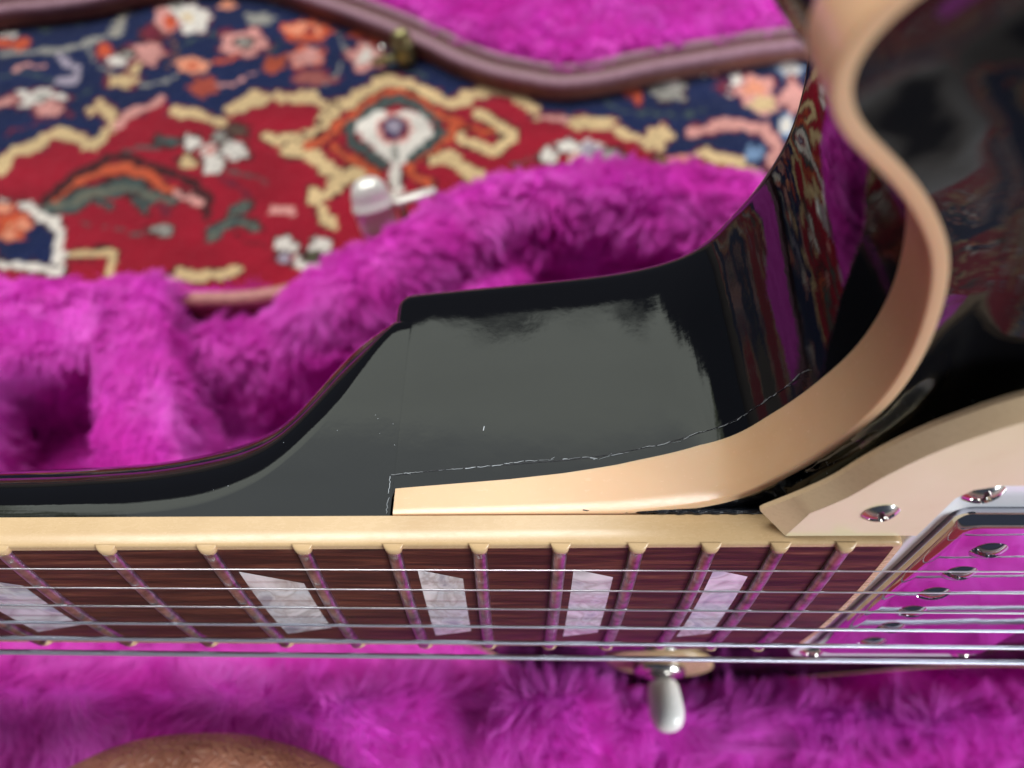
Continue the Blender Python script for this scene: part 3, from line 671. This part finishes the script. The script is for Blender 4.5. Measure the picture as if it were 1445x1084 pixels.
# outline of the back: the horn is fuller towards the back
near_tip = np.exp(-((np.arange(NC) - itip) / 24.0) ** 2)
FLARE = 3.0 * near_tip
ib_end = int(np.argmin(np.hypot(CT[:, 0] + 77.5, CT[:, 1] + 29)))
bind = np.zeros(NC, bool); bind[i0:ib_end + 1] = True
rings = []
zb0 = np.where(bind, ZT - DEP, ZT)
inn = np.where(bind, 0.05, 0.0)
rings.append(np.column_stack([CT - NO * (inn + 1.2)[:, None], zb0]))
rings.append(np.column_stack([CT - NO * inn[:, None], zb0 - 0.02]))
Rb = 5.0
for t in (0.06, 0.15, 0.3, 0.5, 0.7, 0.85, 1.0):
    z = zb0 + (ZB + Rb - zb0) * t
    rings.append(np.column_stack([CT + NO * (FLARE * min(1, t * 1.6) - inn)[:, None], z]))
for k in range(1, 9):
    a_ = math.pi / 2 * k / 8
    rings.append(np.column_stack([CT + NO * (FLARE - inn - Rb * (1 - math.cos(a_)))[:, None], ZB + Rb * (1 - math.sin(a_))]))
V, F = stack_vf([[tuple(p) for p in R_] for R_ in rings], False, True)
F = [tuple(reversed(f)) if len(f) == 4 else f for f in F]
body = mesh('body', V, F, M_black, gt, sharp=50)

# body binding: top strip and side band
bi = np.where(bind)[0]; BW = 1.7
prof = []
for off, dz in ((-BW, -1.2), (-BW, 0.0), (-0.22, 0.01), (-0.07, -0.06), (0.0, -0.22)): prof.append((off, dz))
VB = []
for i in bi:
    for off, dz in prof: VB.append((*(CT[i] + NO[i] * off), ZT[i] + dz))
    for t in (0.25, 0.5, 0.75, 1.0): VB.append((*(CT[i] + NO[i] * (0.0)), ZT[i] - 0.22 - (DEP[i] - 0.22) * t))
    VB.append((*(CT[i] + NO[i] * (-1.0)), ZT[i] - DEP[i]))
mB = len(prof) + 5
FB = grid_faces(len(bi), mB); FB.append(tuple(range(mB))); FB.append(tuple((len(bi) - 1) * mB + k for k in range(mB)))
mesh('body_binding', VB, FB, M_bind2, gt, sharp=60)

# carved top inside the binding
inner = np.where(bind[:, None], CT - NO * BW, CT - NO * 0.4)
inner = resample(inner, 1.9, True)
def dist_outline(Q):
    d = np.full(len(Q), 1e9); C2 = CT[::2]
    for i in range(0, len(Q), 2000):
        q = Q[i:i + 2000]; d[i:i + 2000] = np.sqrt(((q[:, None, :] - C2[None]) ** 2).sum(2).min(1))
    return d
gA = np.stack(np.meshgrid(np.arange(-75, 60, 2.2), np.arange(-20, 126, 2.2)), -1).reshape(-1, 2)
gB = np.stack(np.meshgrid(np.arange(-75, 345, 6.5), np.arange(-165, 165, 6.5)), -1).reshape(-1, 2)
gB = gB[~((gB[:, 0] < 60) & (gB[:, 1] > -20))]
G = np.vstack([gA, gB]); G = G + RNG.uniform(-0.3, 0.3, G.shape)
ok = in_poly(G[:, 0], G[:, 1], [tuple(p) for p in inner]); G = G[ok]; dG = dist_outline(G); G = G[dG > BW + 1.2]
allp = np.vstack([inner, G]); ni = len(inner)
res = delaunay_2d_cdt([Vector(p) for p in allp], [(i, (i + 1) % ni) for i in range(ni)], [], 1, 1e-5)
pv = np.array([tuple(p) for p in res[0]]); dd = np.maximum(dist_outline(pv) - BW, 0)
zt = z_rim(pv[:, 0], pv[:, 1]) - 0.02
carve = -1.7 * np.sin(np.clip(dd / 15, 0, 1) * math.pi) ** 1.5 + 2.2 * sstep(12, 48, dd)
lock = 1 - sstep(-50, -25, pv[:, 0]) * sstep(26, 40, np.abs(pv[:, 1] - 0) + 0 * pv[:, 0] + np.clip(pv[:, 0], 0, 100))
carve = carve * (1 - lock * 0.85)
zt = np.where((np.abs(pv[:, 1]) < 29.5) & (pv[:, 0] < 12), np.minimum(zt + carve, -5.35), zt + carve)
top = mesh('carved_top', np.column_stack([pv, zt]), [f for f in res[2]], M_black, gt)
bm = bmesh.new(); bm.from_mesh(top.data); bmesh.ops.recalc_face_normals(bm, faces=bm.faces)
if sum(f.normal.z for f in bm.faces) < 0: bmesh.ops.reverse_faces(bm, faces=bm.faces)
bm.to_mesh(top.data); bm.free()
def z_top(x, y):
    k = np.argmin(np.hypot(pv[:, 0] - x, pv[:, 1] - y)); return float(zt[k])

# ------------------------------------------------------------------ neck
SCALE = 628.0
dbr = lambda n: SCALE * 2 ** (-n / 12)
FX = {n: -(dbr(n) - dbr(22)) for n in range(1, 23)}
def fb_w(x): return 43 + (SCALE - (dbr(22) - x)) * 0.0305
XL = -451.0; XE = 9.6
FLX = [-262, -139, -129, -118.6, -110.1, -104.6, -98, -94.7, -91, -87.6, -85, -82.5, -79.8, -77.4]
FLZ = [-6.9, -6.9, -7.0, -7.15, -8.0, -9.4, -12.7, -15.8, -20.2, -25.5, -30.2, -36.5, -43.4, -48.4]
BNX = [-262, -147, -136, -121.6, -114, -107, -102, -97.4, -93.3, -90.6, -87.7, -85.5, -82.2, -79.5, -77.4]
BNZ = [-21.5, -23.4, -23.9, -25.3, -27.0, -29.2, -31.3, -35.0, -41.6, -47.6, -52.6, -56.0, -57.0, -55.8, -54.0]
xs = np.concatenate([np.arange(XL, -150, 7), np.arange(-150, -77.4, 0.9), [-77.4, -76.4, -75.2, -74.0]])
zf = np.interp(xs, FLX, FLZ) + 1.7; zn = np.interp(xs, BNX, BNZ)
def sm1(a, s=3.0):
    k = np.arange(-9, 10); w = np.exp(-k * k / (2 * s * s)); w /= w.sum(); ap = np.concatenate([np.full(9, a[0]), a, np.full(9, a[-1])]); return np.convolve(ap, w, 'valid')
zf = sm1(zf, 2.2); zn = np.minimum(sm1(zn, 2.2), zf - 5)
V = []
for x, f_, n_2 in zip(xs, zf, zn):
    hw = fb_w(x) / 2 - 0.22
    sec = [(hw, -5.0)] + [(hw, -5.0 + (min(f_, -5.0) + 5.0) * t) for t in (0.33, 0.66, 0.96)]
    for k in range(0, 33):
        th = math.pi * k / 32; c, s_ = math.cos(th), math.sin(th)
        sec.append((hw * c, min(-5.0 - 0.001 * k * (33 - k), f_ + (n_2 - f_) * s_)))
    sec += [(-hw, -5.0 + (min(f_, -5.0) + 5.0) * t) for t in (0.96, 0.66, 0.33, 0)]
    V += [(x, y, z) for y, z in sec]
ms = 4 + 33 + 4
F = grid_faces(len(xs), ms); F.append(tuple(range(ms))); F.append(tuple((len(xs) - 1) * ms + k for k in range(ms)))
mesh('neck', V, F, M_black, gt, sharp=70)

camber = lambda y: 1.3 * (1 - (y / 28.0) ** 2)
# fingerboard wood
V = []; gxs = np.arange(XL, XE - 1.4, 4.0).tolist() + [XE - 1.45]; nyb = 17
for x in gxs:
    hw = fb_w(x) / 2 - 1.45
    for k in range(nyb):
        y = hw * (1 - 2 * k / (nyb - 1)); V.append((x, y, camber(y)))
    V.append((x, -hw, -4.9)); V.append((x, hw, -4.9))
board = mesh('fingerboard', V, grid_faces(len(gxs), nyb + 2, False, True), M_wood, gt, sharp=50)
# binding round the fingerboard
hwE = fb_w(XE) / 2; path = [(x, fb_w(x) / 2) for x in np.arange(XL, XE - 2.2, 3)]
path += [(XE - 2.0 + 2.0 * math.sin(a_), hwE - 2.0 + 2.0 * math.cos(a_)) for a_ in np.linspace(0.1, math.pi / 2 - 0.1, 7)]
path += [(XE, y) for y in np.linspace(hwE - 2.1, -hwE + 2.1, 24)]
path += [(XE - 2.0 + 2.0 * math.cos(a_), -hwE + 2.0 - 2.0 * math.sin(a_)) for a_ in np.linspace(0.1, math.pi / 2 - 0.1, 7)]
path += [(x, -fb_w(x) / 2) for x in np.arange(XE - 2.2, XL, -3)]
path = np.array(path); T = np.gradient(path, axis=0); T /= np.linalg.norm(T, axis=1)[:, None]; N = np.stack([-T[:, 1], T[:, 0]], 1)
V = []
for p, n_2 in zip(path, N):
    inner_y = np.clip(p[1] - n_2[1] * 1.5, -28, 28)
    zi = camber(inner_y) if abs(n_2[0]) > 0.5 else camber(27.2) * 1.0
    zi = camber(np.clip(inner_y, -27.2, 27.2)) + 0.03
    for off, z in ((-1.5, -4.9), (-1.5, zi), (-0.55, zi - 0.02), (-0.2, zi - 0.15), (0, zi - 0.5), (0, -2.5), (0, -4.95), (-1.5, -4.95)):
        V.append((p[0] + n_2[0] * off, p[1] + n_2[1] * off, z))
mesh('fingerboard_binding', V, grid_faces(len(path), 8), M_bind, board, sharp=60)
# frets and nibs
def fret_vf(x):
    hw = fb_w(x) / 2 - 1.5; V = []; prof = [(1.2 * math.cos(math.pi * k / 10), 1.1 * math.sin(math.pi * k / 10) ** 0.85) for k in range(11)]
    ys = np.linspace(hw, -hw, 25)
    for y in ys:
        for px_, pz in prof: V.append((x + px_, y, camber(y) - 0.02 + pz))
    F = grid_faces(25, 11, False, True); F.append(tuple(range(11))); F.append(tuple(24 * 11 + k for k in range(11)))
    return V, F
def nib_vf(x, s):
    hw = fb_w(x) / 2; V = []
    for off, kz, kw in ((1.75, 1.0, 1.0), (1.0, 1.02, 1.02), (0.5, 0.9, 1.08), (0.2, 0.62, 1.16), (0.02, 0.0, 1.28)):
        for k in range(13):
            c, sn = math.cos(math.pi * k / 12), math.sin(math.pi * k / 12)
            V.append((x + 1.38 * kw * math.copysign(abs(c) ** 0.8, c), s * (hw - off), camber(27.2) - 0.05 + 1.2 * kz * sn ** 0.75))
    return V, grid_faces(5, 13) + [tuple(range(13))]
for n in range(1, 23):
    V, F = fret_vf(FX[n]); mesh('fret', V, F, M_fret, board, sharp=60)
    for s in (1, -1):
        V, F = nib_vf(FX[n], s); mesh('binding_nib', V, F, M_bind, board)
# inlays: pearl trapezoids
for n, w, h, sl in ((21, 6.4, 18.6, 2.8), (19, 7.0, 18.6, 3.2), (17, 7.6, 18.2, 3.6), (15, 10.2, 17.2, 4.8), (12, 11.5, 16.4, 5.5), (9, 13.5, 15.5, 6), (7, 15, 14.8, 6), (5, 17, 14, 6), (3, 19, 13.2, 6)):
    xc = (FX[n] + FX[n - 1]) / 2 - 0.1; L_ = xc - w / 2; R_2 = xc + w / 2; V = []
    cols_ = 7
    for i in range(cols_):
        t = i / (cols_ - 1); x = L_ + (R_2 - L_) * t; hh = h - sl * t
        for k in range(15):
            y = hh * (1 - 2 * k / 14); V.append((x, y, camber(y) + 0.03))
    o = mesh('inlay', V, grid_faces(cols_, 15), M_pearl, board)
    bm = bmesh.new(); bm.from_mesh(o.data); bmesh.ops.recalc_face_normals(bm, faces=bm.faces)
    if sum(f.normal.z for f in bm.faces) < 0: bmesh.ops.reverse_faces(bm, faces=bm.faces)
    bm.to_mesh(o.data); bm.free()

# strings
GAUGE = [0.25, 0.33, 0.43, 0.66, 0.91, 1.17]
for i, g in enumerate(GAUGE):
    ya = 21.6 - 43.2 * i / 5; yb = 24.3 - 48.6 * i / 5
    za = 1.6 + 0.42 * i; zb = 3.0 + 0.22 * i
    A = np.array([-262.0, 0, 0.]); B = np.array([175.0, 0, 0])
    for Q in (A, B):
        t = (Q[0] + 140) / 170; Q[1] = ya + (yb - ya) * t; Q[2] = za + (zb - za) * t
    A[2] = max(A[2], 1.4)
    NUT = np.array([XL, (17.6 - 35.2 * i / 5), 1.5])
    if i < 3:
        Pp = [NUT] + [A + (B - A) * t for t in np.linspace(0, 1, 30)]; V, F = tube_vf(Pp, g / 2, 10); mm = M_string
    else:
        pitch = 0.30 + 0.05 * (i - 3); x0, x1 = -175, 60; nw = int((x1 - x0) / pitch)
        ts = [0.0]; rs = [g / 2]
        for k in range(nw):
            for f_, rr in ((0.0, 0.80), (0.3, 1.0), (0.7, 1.0)):
                x = x0 + (k + f_) * pitch; ts.append((x - A[0]) / (B[0] - A[0])); rs.append(g / 2 * rr)
        ts.append(1.0); rs.append(g / 2)
        Pp = [NUT] + [A + (B - A) * t for t in ts]; V, F = tube_vf(Pp, np.array([g / 2] + rs), 12); mm = M_wound
    o = mesh('string', V, F, mm, gt)
    o['label'] = 'wound string' if i > 2 else 'plain steel string'

# ------------------------------------------------------------------ pickguard
GO = [(-14.6, 33.4), (-14.2, 34.2), (-10.4, 38.6), (-6.8, 43.6), (-4.0, 49.8), (-0.6, 55.6), (3.2, 60.2), (9, 65.2), (18, 70), (32, 74), (50, 76), (75, 76), (110, 72), (110, 46.0)]
outer = catmull(GO[1:-1], 8); outer = np.vstack([[GO[0]], outer, [GO[-1]]])
inside = np.array([(58, 46.0), (16, 46.0), (12.6, 44.6), (11.2, 42.0), (11.2, 28.9), (10.2, 28.95), (9.0, 28.95), (-9, 28.75)])
n_o = len(outer); PG = np.vstack([outer, inside[::1]])
# order: along the outer edge, then back along the inside
def offset_in(Q, d, k0, k1):
    T = np.gradient(Q, axis=0); T /= np.linalg.norm(T, axis=1)[:, None]; return Q + np.stack([T[:, 1], -T[:, 0]], 1) * d
ZG = -0.9
tp = outer.copy(); zin = ZG; bev = offset_in(outer, 2.6, 0, 0)
b7 = bev[9].copy()
for k_ in range(9): bev[k_] = np.array([-9.8, 28.8]) * (1 - k_ / 9) + b7 * k_ / 9; bev[-1] = (110, 49)
V = []
for p in outer: V.append((*p, ZG - 2.9))
for p in outer: V.append((*p, ZG - 2.1))
for p in bev: V.append((*p, ZG))
F = [(i, i + 1, n_o + i + 1, n_o + i) for i in range(n_o - 1)] + [(n_o + i, n_o + i + 1, 2 * n_o + i + 1, 2 * n_o + i) for i in range(n_o - 1)]
F += [(0, n_o, 2 * n_o, 3 * n_o)]; V.append((bev[0][0], bev[0][1], ZG - 2.9))
guard_top = [(*p, ZG + 0.01) for p in bev] + [(*p, ZG + 0.01) for p in inside]
guard = mesh('pickguard', guard_top + [(x, y, ZG - 2.9) for x, y, z in guard_top], [tuple(range(len(guard_top)))[::-1]] + [(i, (i + 1), (i + 1) + len(guard_top), i + len(guard_top)) for i in range(n_o, len(guard_top) - 1)], M_guard, gt, smooth=False)
mesh('bevelled_edge', V, F, M_bevel, guard, sharp=30)

def screw(parent, loc, r, rz, name='screw', dome=0.7, slot=False, mm=None):
    V = []; nr, ns = 15, 56; low = []
    for i in range(nr):
        rr = r * (i / (nr - 1)) ** 0.9
        for k in range(ns):
            a_ = 2 * math.pi * k / ns; x, y = rr * math.cos(a_), rr * math.sin(a_)
            z = dome * (1 - (rr / r) ** 2.2)
            w = 0.17 * r
            cross = (abs(x) < w * (1.25 - abs(y) / r) and abs(y) < 0.62 * r) or (abs(y) < w * (1.25 - abs(x) / r) and abs(x) < 0.62 * r)
            if slot: cross = abs(y) < 0.17 * r and abs(x) < 0.93 * r
            if cross: z -= (0.7 if slot else 0.9 * (1 - rr / (0.8 * r)) + 0.12)
            V.append((x, y, z)); low.append(cross)
    F = grid_faces(nr, ns, False, True)
    V += [(r * math.cos(2 * math.pi * k / ns), r * math.sin(2 * math.pi * k / ns), -0.8) for k in range(ns)]
    F += [((nr - 1) * ns + k, nr * ns + k, nr * ns + (k + 1) % ns, (nr - 1) * ns + (k + 1) % ns) for k in range(ns)]
    o = mesh(name, V, F, mm or M_nickel, parent, sharp=45); o.location = [c * 0.001 for c in loc]; o.rotation_euler = (0, 0, rz)
    o.data.materials.append(M_recess); rec_ = [all(low[i] for i in f if i < len(low)) for f in F]
    for pl, q in zip(o.data.polygons, rec_): pl.material_index = 1 if q and len(pl.vertices) == 4 and max(pl.vertices) < len(low) else 0
    bm = bmesh.new(); bm.from_mesh(o.data); bmesh.ops.remove_doubles(bm, verts=bm.verts, dist=1e-7); bmesh.ops.recalc_face_normals(bm, faces=bm.faces)
    bm.to_mesh(o.data); bm.free()
    return o
screw(guard, (2.2, 37.2, ZG + 0.1), 2.75, 0.5, dome=1.0)

# ------------------------------------------------------------------ pickup ring, pickup, pole screws
def band(rects_out, m, parent, name, **kw):
    V, F = stack_vf(rects_out, False, False); return mesh(name, V, F, m, parent, **kw)
zr = -2.6
def rz_(x0, x1, y0, y1, r, z): return [(x, y, z) for x, y in rrect(x0, x1, y0, y1, r, 6)]
R = [rz_(11.6, 57, -45.2, 45.2, 3.2, -9), rz_(12, 56.6, -44.8, 44.8, 3.0, zr - 0.6), rz_(12.25, 56.4, -44.5, 44.5, 2.8, zr - 0.15), rz_(12.8, 55.8, -44, 44, 2.4, zr),
     rz_(15.0, 53.9, -35.9, 35.9, 2.6, zr), rz_(15.15, 53.8, -35.7, 35.7, 2.5, zr - 0.3), rz_(15.15, 53.8, -35.7, 35.7, 2.5, -9)]
ring = band(R, M_ring, gt, 'pickup_ring', sharp=70)
for sx in (16.8, 52):
    for sy in (40.3, -40.3): screw(ring, (sx, sy, zr + 0.05), 3.0, 0.3 if sy > 0 else 1.0, dome=1.1)
R = [rz_(15.4, 53.5, -35.3, 35.3, 2.8, -9), rz_(15.4, 53.5, -35.3, 35.3, 2.8, -2.2), rz_(15.5, 53.4, -35.2, 35.2, 2.7, -1.5), rz_(15.8, 53.1, -34.9, 34.9, 2.6, -0.85), rz_(16.3, 52.6, -34.4, 34.4, 2.4, -0.4),
     rz_(17.0, 51.9, -33.7, 33.7, 2.0, -0.18), rz_(17.6, 51.3, -33.1, 33.1, 1.8, -0.15)]
V, F = stack_vf(R, True, False); pick = mesh('pickup_cover', V, F, M_chrome, gt, sharp=75); pick['label'] = 'polished metal pickup cover'
for k, y in enumerate((24.8, 14.9, 4.9, -5.0, -14.9, -24.9)):
    V, F = lathe_vf([(2.95, 0), (2.8, 0.22), (2.5, 0.28)], 32, False, False)
    screw(pick, (24.4, y, -0.1), 2.9, RNG.uniform(-0.5, 0.9), 'pole_screw', 0.95, True, M_chrome)

# ------------------------------------------------------------------ selector switch on the far shoulder
zsw = -15.8; sw = empty('selector_switch', (0, 0, 0), gt)
sw.location = (-0.0095, -0.096, zsw * 0.001); sw.rotation_euler = (math.radians(3), math.radians(-5), 0)
V, F = lathe_vf([(6.6, -0.6), (15.9, -0.6), (16.2, 0.4), (15.9, 1.2), (15.2, 1.5), (6.6, 1.5)], 56, False, False); mesh('switch_plate', V, F, M_bind, sw, sharp=50)
V, F = lathe_vf([(7.4, 1.5), (7.6, 1.8), (7.6, 3.9), (7.0, 4.4), (4.2, 4.5)], 60, True, False, [0, 0.035, 0.035, 0.02, 0]); mesh('knurled_nut', V, F, M_nickel, sw, sharp=50)
V, F = lathe_vf([(4.0, 4.2), (4.0, 5.2), (3.4, 5.6), (2.0, 5.6)], 28); mesh('threaded_collar', V, F, M_nickel, sw, sharp=50)
V, F = lathe_vf([(1.6, 5.3), (1.6, 8)], 16); mesh('lever', V, F, M_nickel, sw)
V, F = lathe_vf([(3.2, 6.0), (4.2, 6.6), (4.75, 8.4), (5.1, 12), (5.2, 15), (4.8, 17.2), (3.9, 19), (2.4, 20.1), (0.7, 20.5)], 32); t_ = mesh('switch_tip', V, F, M_tip, sw, sharp=70); t_.rotation_euler = (math.radians(-2), math.radians(8), 0)

# ------------------------------------------------------------------ wear: the cracked line under the binding, the glue line, dust
cr_pts = []
ic = np.arange(i0 - 1, ti[7])
rs_ = np.random.default_rng(9)
V_all, F_all = [], []
def add_piece(pts, r):
    V, F = tube_vf(pts, r, 5); o_ = len(V_all); V_all.extend(V); F_all.extend([tuple(i + o_ for i in f) for f in F])
arc = np.concatenate([[0], np.cumsum(np.linalg.norm(np.diff(CT[ic], axis=0), axis=1))])
def wall_pt(s, dz, out=0.03):
    i = float(np.interp(s, arc, ic)); k = int(i); t = i - k; k2 = min(k + 1, NC - 1)
    p = CT[k] * (1 - t) + CT[k2] * t; n = NO[k]; d = DEP[k] * (1 - t) + DEP[k2] * t; z = ZT[k]
    return np.array([p[0] + n[0] * out, p[1] + n[1] * out, z - d - dz])
s = 0.0; wob = 0.0
while s < arc[-1] - 2:
    L_ = rs_.uniform(0.6, 2.6); gap = rs_.uniform(0.0, 0.5) + (1.2 if rs_.random() < 0.15 else 0)
    pts = []
    dens = 1.0 if s < 75 else 0.45
    for q in np.linspace(0, L_, max(3, int(L_ / 0.35))):
        wob += rs_.normal(0, 0.10); wob *= 0.9; pts.append(wall_pt(min(s + q, arc[-1] - 0.1), 2.55 + wob + 0.4 * math.sin((s + q) * 0.11)))
    add_piece(pts, (0.02 + 0.075 * rs_.random() ** 2) * dens)
    if rs_.random() < 0.4:
        q = s + L_ * rs_.random(); b_ = 2.55 + wob + 0.4 * math.sin(q * 0.11); g_ = rs_.uniform(-0.5, 0.5)
        add_piece([wall_pt(min(q + t_2 * 0.7, arc[-1] - 0.1), b_ + g_ * t_2) for t_2 in (0, 0.5, 1.0)], rs_.uniform(0.015, 0.05) * dens)
    s += L_ + gap
pts = [np.array([-74.6 + rs_.normal(0, 0.08), 27.2, z]) for z in np.linspace(-5.4, -12.4, 20)]; add_piece(pts[:9], 0.04); add_piece(pts[10:], 0.06)
mesh('finish_crack', V_all, F_all, M_crack, body)
V, F = tube_vf([wall_pt(q, 2.55 + 0.4 * math.sin(q * 0.11), 0.0) for q in np.linspace(0.5, arc[-1] - 3, 160)], 0.07, 5); mesh('open_seam', V, F, M_seam, body)
# glue bead between board and top
gp = np.array([(x, 28.05 + 0.05 * math.sin(x), -5.65 + 0.12 * math.sin(x * 2.1)) for x in np.linspace(-42, 0, 60)])
V, F = tube_vf(gp, [0.15 + 0.6 * float(sstep(-42, -24, x)) for x in gp[:, 0]], 8); mesh('glue_line', V, F, M_glue, body)
V_all, F_all = [], []
for _ in range(30):
    x = rs_.uniform(-110, 20); y_ = 27.45
    if x < -76: z = rs_.uniform(-12, -8) if x < -100 else rs_.uniform(-26, -8); y_ = fb_w(x) / 2 - 0.15
    elif x < -30: z = rs_.uniform(-48, -14); y_ = 27.15 + 0.9 * (x + 73) / 45 * (x > -73) + 0.02
    else: continue
    a_ = rs_.uniform(0, 3.14); l_ = rs_.uniform(0.03, 0.16); add_piece([np.array([x, y_, z]), np.array([x + l_ * math.cos(a_), y_, z + l_ * math.sin(a_)])], rs_.uniform(0.025, 0.055))
for _ in range(40):
    x = rs_.uniform(-12, 12); y = rs_.uniform(34, 60); z = z_top(x, y) + 0.04
    if in_poly(np.array([x]), np.array([y]), [tuple(p) for p in inner])[0]: add_piece([np.array([x, y, z]), np.array([x + 0.1, y + 0.05, z])], rs_.uniform(0.03, 0.07))
add_piece([np.array([-58.9, 27.55, -21.4]), np.array([-58.75, 27.6, -22.3])], 0.06)
d_ = mesh('dust', V_all, F_all, M_dust, body); d_['kind'] = 'stuff'
